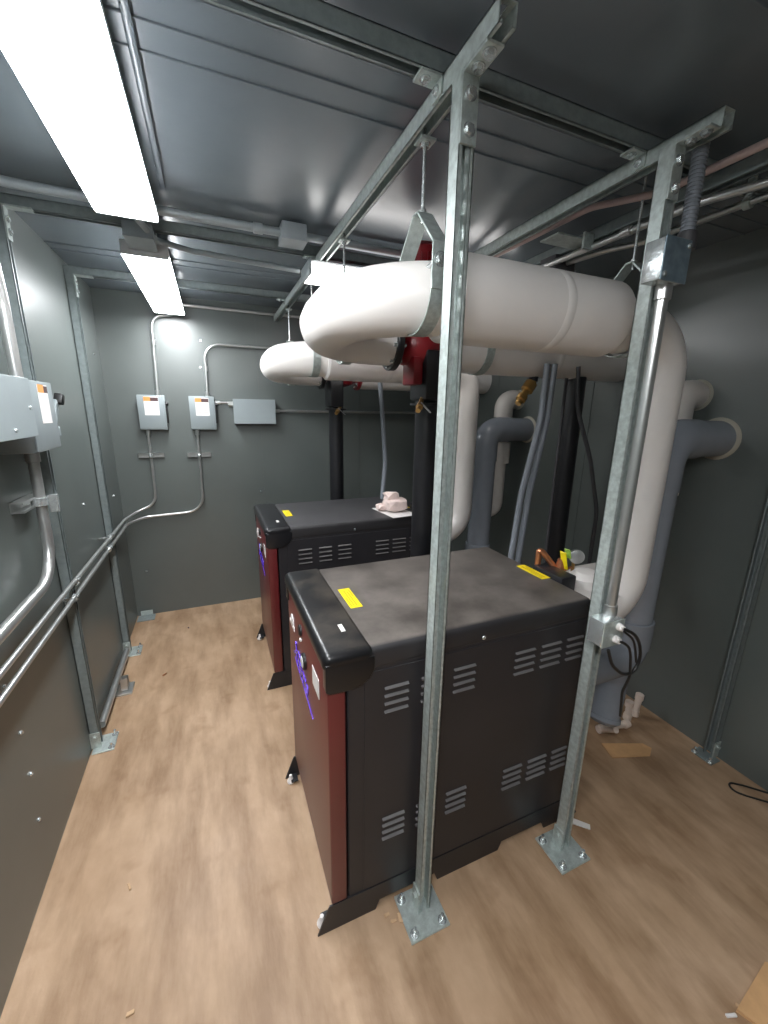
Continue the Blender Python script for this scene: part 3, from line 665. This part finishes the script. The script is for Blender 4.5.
for yy, lab in ((2.96, 'clamp holding the conduit pair near the farther left wall post'), (2.22, 'clamp holding the conduit pair at the nearer left wall post')):
    t = T('conduit_clamp', lab, 'bracket', (XC, yy, .9), 'clamps on the left wall conduit pair')
    for k, z in enumerate((.93, .872)):
        t.part('strap', MB().lathe((XC, yy - k * .06 - .008, z), (0, 1, 0), [(0, .0165), (.016, .0165)], 14).box((XL, yy - k * .06 - .006, z - .004), (XC, yy - k * .06 + .006, z + .004)).box((XC - .006, yy - k * .06 - .012, z + .012), (XC + .022, yy - k * .06 + .012, z + .020), .001, 1), 'zinc')

# ------------------------------------------------------------------ electrical on the left wall
t = T('junction_box', 'large grey junction box on the left wall at the edge of the picture', 'electrical box', (XL, 1.6, 1.64))
t.part('body', MB().box((XL, 1.28, 1.645), (-.575, 1.83, 1.835), .003, 2), 'boxg')
t.part('cover', MB().box((-.5745, 1.278, 1.642), (-.570, 1.833, 1.838), .0015, 1), 'boxg')
t.part('screw', MB().hexb((-.57, 1.80, 1.74), (1, 0, 0), .005, .003), 'zinc'); t.part('screw', MB().hexb((-.57, 1.65, 1.67), (1, 0, 0), .005, .003), 'zinc')
t = T('disconnect_switch', 'grey safety switch on the left wall, with black-tipped handle and white label', 'switch box', (XL, 2.0, 1.57))
t.part('enclosure', MB().box((XL, 1.875, 1.575), (-.60, 2.15, 1.835), .003, 2), 'boxg')
t.part('door', MB().box((-.6, 1.872, 1.58), (-.592, 2.13, 1.837), .002, 2), 'boxg')
lb = t.part('warning_label', MB().box((-.592, 1.97, 1.68), (-.5905, 2.07, 1.825)), 'white')
t.part('orange_header', MB().box((-.5905, 1.97, 1.795), (-.590, 2.03, 1.825)), 'orange', lb)
t.part('dark_header', MB().box((-.5905, 2.03, 1.795), (-.590, 2.07, 1.82)), 'dark', lb)
h = t.part('handle', MB().obox((-.615, 2.185, 1.70), (.05, .1, .35), (1, 0, 0), .15, .02, .03, .006, 2).box((-.65, 2.15, 1.62), (-.60, 2.185, 1.66), .003, 1), 'boxg')
t.part('handle_knob', MB().obox((-.595, 2.215, 1.775), (.05, .1, .35), (1, 0, 0), .045, .034, .038, .008, 2), 'rubber', h)
conduit('thick conduit from the left wall safety switch bending down and forward', [(XC, 2.0, 1.575), (XC, 1.985, 1.06), (XC, -1.2, 1.03)], .019, bend=.16, coup=(((XC, 2.0, 1.55), (0, 0, 1)),))
conduit('thick conduit rising above the left wall boxes', [(XC, 2.0, 1.835), (XC, 2.0, 2.10), (XC, 1.95, 2.50), (XC, .2, 2.52)], .020, bend=.15)
t = T('conduit_support', 'short strut support on the thick left wall conduit', 'bracket', (XL, 1.95, 1.38))
t.part('channel', channel_mb((XL + .021, 1.87, 1.375), (XL + .021, 2.06, 1.375), (1, 0, 0), False), 'emt')
t.part('clamp', MB().lathe((XC, 1.99, 1.36), (0, 0, 1), [(0, .030), (.03, .030)], 18).box((XC + .03, 1.98, 1.33), (XC + .06, 2.0, 1.40), .002, 1), 'zinc')
conduit('short low conduit on the floor between the two left wall posts', [(XL + .03, 2.30, .06), (XL + .03, 3.06, .06)], .019)
t = T('conduit_support', 'small strut support on the low floor conduit by the left wall', 'bracket', (XL, 2.68, 0))
t.part('channel', channel_mb((XL + .08, 2.66, .02), (XL + .08, 2.66, .10), (1, 0, 0), False), 'emt')
t.part('foot', MB().box((XL + .002, 2.61, .0), (XL + .12, 2.73, .012), .001, 1), 'emt')
t = T('corner_foot', 'small grey foot plate on the floor in the back left corner', 'bracket', (-.66, 3.63, 0))
t.part('plate', MB().box((XL + .01, 3.60, 0), (XL + .14, 3.70, .008), .001, 1), 'galv_dull')
t.part('angle', MB().box((XL + .03, 3.695, .008), (XL + .12, 3.70, .05), .001, 1), 'galv')

# ------------------------------------------------------------------ ceiling conduits
conduit('painted conduit across the ceiling through a square box', [(-.69, 1.6, 2.50), (-.66, 2.07, 2.515), (-.14, 2.08, 2.515), (1.5, 2.10, 2.515)], .017, 'emtp', .08, coup=(((.26, 2.085, 2.515), (1, 0, 0)),))
t = T('junction_box', 'square painted box on the ceiling conduit', 'electrical box', (.40, 2.09, 2.49))
t.part('body', MB().box((.355, 2.03, 2.480), (.465, 2.14, 2.545), .004, 2), 'emtp')
t.part('cover', MB().box((.352, 2.027, 2.476), (.468, 2.143, 2.4795), .0015, 1), 'emtp')
conduit('painted conduit joining the left ceiling lights to the middle one', [(-.21, 1.93, 2.445), (-.16, 2.29, 2.47), (-.02, 2.36, 2.47), (.50, 2.385, 2.46)], .013, 'emtp', .06)
t = T('junction_box', 'small painted box between the two left ceiling lights', 'electrical box', (-.21, 2.12, 2.47))
t.part('body', MB().box((-.27, 2.15, 2.432), (-.16, 2.31, 2.485), .004, 2).box((-.23, 2.27, 2.48), (-.20, 2.30, ZC)), 'emtp')
t.part('cover', MB().box((-.272, 2.148, 2.428), (-.158, 2.312, 2.4315), .001, 1), 'emtp')
single('channel_cover', 'painted flat raceway along the ceiling beside the near light', 'raceway', MB().box((-.105, .2, 2.54), (-.085, 1.95, ZC), .004, 2), 'ceil', (-.095, 1, 2.55))
conduit('thick conduit tinted pink as by the light along the right side of the ceiling', [(1.45, -.3, 2.46), (1.45, 1.10, 2.47), (1.38, 1.32, 2.50), (1.36, 2.06, 2.50)], .0115, 'emtpink', .2)
conduit('silver conduit just under the right ceiling strut', [(1.57, -.3, 2.415), (1.565, .84, 2.415), (1.51, 1.0, 2.415), (1.50, 1.9, 2.415)], .0125, 'emt', .2, coup=(((1.50, 1.25, 2.415), (0, 1, 0)),))
conduit('silver conduit farthest right under the ceiling, ending at a small box', [(1.665, -.3, 2.42), (1.66, 1.30, 2.42), (1.60, 1.42, 2.42), (1.57, 1.60, 2.42)], .0115, 'emt', .2)
t = T('beam_clamp', 'small clamp with loop on the farthest right conduit', 'bracket', (1.66, .95, 2.42))
t.part('strap', MB().lathe((1.66, .935, 2.42), (0, 1, 0), [(0, .020), (.02, .020)], 16).box((1.655, .935, 2.43), (1.665, .955, ZC)), 'galv')
t = T('junction_box', 'dark electrical box at the end of the silver conduits behind the near header', 'electrical box', (1.57, 1.66, 2.38))
t.part('body', MB().box((1.50, 1.60, 2.37), (1.62, 1.70, 2.449), .004, 2), 'flexd')
t.part('bracket', MB().box((1.33, 1.42, 2.44), (1.52, 1.52, 2.446), .001, 1).box((1.45, 1.40, 2.40), (1.50, 1.41, 2.46)), 'galv')

# boxes on the right free-standing post
bx, by = pB; yf = by - S / 2
t = T('junction_box', 'square galvanized box clamped high on the post, above the steel conduit', 'electrical box', (1.2, .86, 2.10))
t.part('body', MB().box((1.137, yf - .058, 2.102), (1.238, yf - .002, 2.205), .004, 2), 'zinc')
t.part('cover', MB().box((1.135, yf - .062, 2.100), (1.240, yf - .0585, 2.207), .0015, 1), 'coverblue')
for dx, dz in ((.012, .015), (.093, .092)): t.part('cover_screw', MB().hexb((1.135 + dx, yf - .062, 2.100 + dz), (0, -1, 0), .005, .003), 'zinc')
xe = 1.212
conduit('shiny steel conduit running down the post between its two boxes', [(xe, yf - .022, 2.10), (xe, yf - .022, 1.085)], .0165, 'emt', coup=(((xe, yf - .022, 2.085), (0, 0, 1)), ((xe, yf - .022, 1.10), (0, 0, 1))))
t = T('flexible_conduit', 'ribbed grey flexible conduit from the high post box up to the ceiling', 'conduit', (1.29, .875, 2.2))
fx = MB(); p0 = V((1.288, .875, 2.25)); p1 = V((1.283, .875, 2.50))
fx.tube([p0, p1], .017, seg=18)
for k in range(26): q = p0.lerp(p1, (k + .5) / 26); fx.cyl(q - V((0, 0, .002)), q + V((0, 0, .002)), .0195, 18)
t.part('tube', fx, 'flex')
t.part('connector', MB().lathe((1.290, .875, 2.175), (0, 0, 1), [(0, .013), (.03, .014), (.031, .025), (.05, .027), (.075, .024), (.08, .018)], 20), 'flexd')
t = T('outlet_box', 'square galvanized box low on the post with two white connectors', 'electrical box', (1.25, .83, .93))
zb0, zb1 = .992, 1.082
ox0, ox1, oy0, oy1 = 1.140, 1.232, yf - .062, yf - .002
t.part('body', MB().box((ox0, oy0, zb0), (ox1, oy1, zb1), .004, 2), 'zinc')
t.part('cover', MB().box((ox0 - .002, oy0 - .004, zb0 - .002), (ox1 + .002, oy0, zb1 + .002), .0015, 1), 'galv')
con = []
for z in (1.062, 1.017):
    con.append(t.part('connector', MB().lathe((1.203 if z > 1.04 else 1.196, oy0 - .003, z), (0, -1, 0), [(0, .013), (.012, .013), (.013, .010), (.02, .010)], 16), 'white', label='white plastic connector'))
ya = oy0 - .02
def cable(label, pts, r=.005):
    return single('power_cable', label, 'cable', MB().tube(pts, r, .12, 10), 'rubber', pts[0], 'black cables looping from the low post box')
cable('black cable loop from the upper white connector of the low post box', [(1.203, ya, 1.062), (1.25, ya - .01, 1.04), (1.305, ya, .985), (1.325, ya, .92), (1.30, ya, .868), (1.245, ya, .875), (1.18, ya, .93), (1.15, ya, .995)], .0055)
cable('black cable from the lower white connector, falling behind the boiler', [(1.196, ya, 1.017), (1.235, ya - .01, 1.0), (1.27, ya, .94), (1.285, ya, .86), (1.29, ya + .02, .78), (1.32, ya + .03, .66)], .0045)
cable('thin black cable hooking round under the low post box', [(1.203, ya - .004, 1.055), (1.25, ya - .01, 1.02), (1.285, ya, .97), (1.305, ya, .91)], .004)

# ------------------------------------------------------------------ floor items
def flat(name, label, cat, poly, z0, z1, m):
    mb = MB().prism(poly, lambda u, v, w: V((u, v, w)), z0, z1)
    return single(name, label, cat, mb, m, (poly[0][0], poly[0][1], z0))
flat('cardboard_piece', 'torn strip of cardboard on the floor behind the near boiler', 'cardboard', [(1.83, 1.225), (2.04, 1.14), (2.055, 1.10), (2.00, 1.07), (1.80, 1.135)], .001, .006, 'card')
flat('cardboard_box_flap', 'corner of a cardboard sheet at the bottom right edge', 'cardboard', [(1.325, .335), (1.54, .365), (1.75, .20), (1.45, .08)], .001, .012, 'card')
flat('plastic_strip', 'small white strip lying by the foot of the post with the boxes', 'debris', [(1.33, .975), (1.385, .915), (1.37, .90), (1.312, .955)], .009, .014, 'white')
single('wire_loop', 'loop of dark wire lying on the floor near the right wall', 'wire', MB().tube([(2.32, .62, .006), (2.20, .74, .006), (2.17, .78, .006), (2.20, .82, .006), (2.25, .78, .006), (2.325, .70, .006)], .0045, .03, 10), 'rubber', (2.2, .75, .006))
t = T('drain_pipe', 'white plastic condensate drain pipe on the floor by the right wall', 'drain pipe', (2.0, 1.27, 0))
t.part('tube', MB().tube([(1.62, 1.36, .06), (1.80, 1.36, .04)], .016, .02, 14).tube([(1.86, 1.18, .12), (1.89, 1.285, .028), (2.05, 1.255, .028), (2.09, 1.275, .03), (2.10, 1.285, .14)], .016, .02, 14).tube([(2.19, 1.30, .03), (2.205, 1.30, .14)], .018, 0, 14), 'pvcd')
for c, d in (((1.89, 1.285, .028), (1, -.2, 0)), ((2.06, 1.258, .028), (1, 0, .1)), ((2.10, 1.285, .13), (.1, 0, 1)), ((2.205, 1.30, .135), (.1, 0, 1)), ((2.19, 1.30, .03), (.1, 0, 1)), ((2.095, 1.28, .05), (.1, 0, 1))):
    t.part('fitting', MB().lathe(V(c) - V(d).normalized() * .018, d, [(0, .020), (.002, .0225), (.034, .0225), (.036, .020)], 14), 'pvcd')
bits = [(-.3, 3.35, 'dark'), (.48, .93, 'tan'), (.44, .955, 'tan'), (.455, .93, 'tan'), (.62, 1.0 - .03, 'tan'), (-.42, 2.75, 'copper'), (-.42, 1.40, 'tan'), (1.30, .335, 'white'), (1.345, .335, 'tan'), (-.36, 1.02, 'tan'), (1.28, 1.0 - .03, 'tan')]
names = ['dark scrap on the floor near the back wall', 'tan wood chip beside the foot of the nearer free-standing post', 'tan wood chip under the edge of the near boiler skid', 'smallest tan chip left of the nearer post foot', 'tan chip between the nearer post foot and the boiler', 'orange scrap on the floor between the left wall posts', 'tan crumb on the floor near the left wall', 'small white chip on the floor at the bottom right', 'tan chip beside the small white chip at the bottom right', 'tan crumb on the open floor at lower left', 'tan chip beside the foot of the post with the boxes']
for (x, y_, m_), nm in zip(bits, names):
    rr = random.Random(int(x * 1000 + y_ * 77)); a = rr.uniform(0, 3)
    single('debris_chip', nm, 'debris', MB().obox((x, y_, .004), (math.cos(a), math.sin(a), 0), (-math.sin(a), math.cos(a), 0), rr.uniform(.018, .035), rr.uniform(.008, .014), .007, .002, 1), m_, (x, y_, 0), 'scraps on the floor')

# ------------------------------------------------------------------ camera and world
cam = bpy.data.cameras.new('camera'); co = bpy.data.objects.new('camera', cam); C.objects.link(co)
w = V((.246, -.396, -.033)); Rw = Matrix(((0.922477, -0.385734, 0.015631), (-0.080033, -0.230693, -0.96973), (0.377664, 0.893303, -0.243681)))
F = 404.8
cam.sensor_fit = 'HORIZONTAL'; cam.sensor_width = 36; cam.lens = F / 768 * 36; cam.clip_start = .02
rx, ry, rz = Rw[0], Rw[1], Rw[2]
m4 = Matrix(((rx[0], -ry[0], -rz[0], 0), (rx[1], -ry[1], -rz[1], 0), (rx[2], -ry[2], -rz[2], 1.75), (0, 0, 0, 1)))
co.matrix_world = m4
sc = bpy.context.scene; sc.camera = co
wd = bpy.data.worlds.new('world'); sc.world = wd; wd.use_nodes = True
wd.node_tree.nodes['Background'].inputs[0].default_value = (0.5, 0.55, 0.6, 1)
wd.node_tree.nodes['Background'].inputs[1].default_value = 0.05
sc.view_settings.view_transform = 'Standard'; sc.view_settings.look = 'None'
sc.view_settings.exposure = 0.5; sc.view_settings.gamma = 1.0; sc.view_settings.use_curve_mapping = False
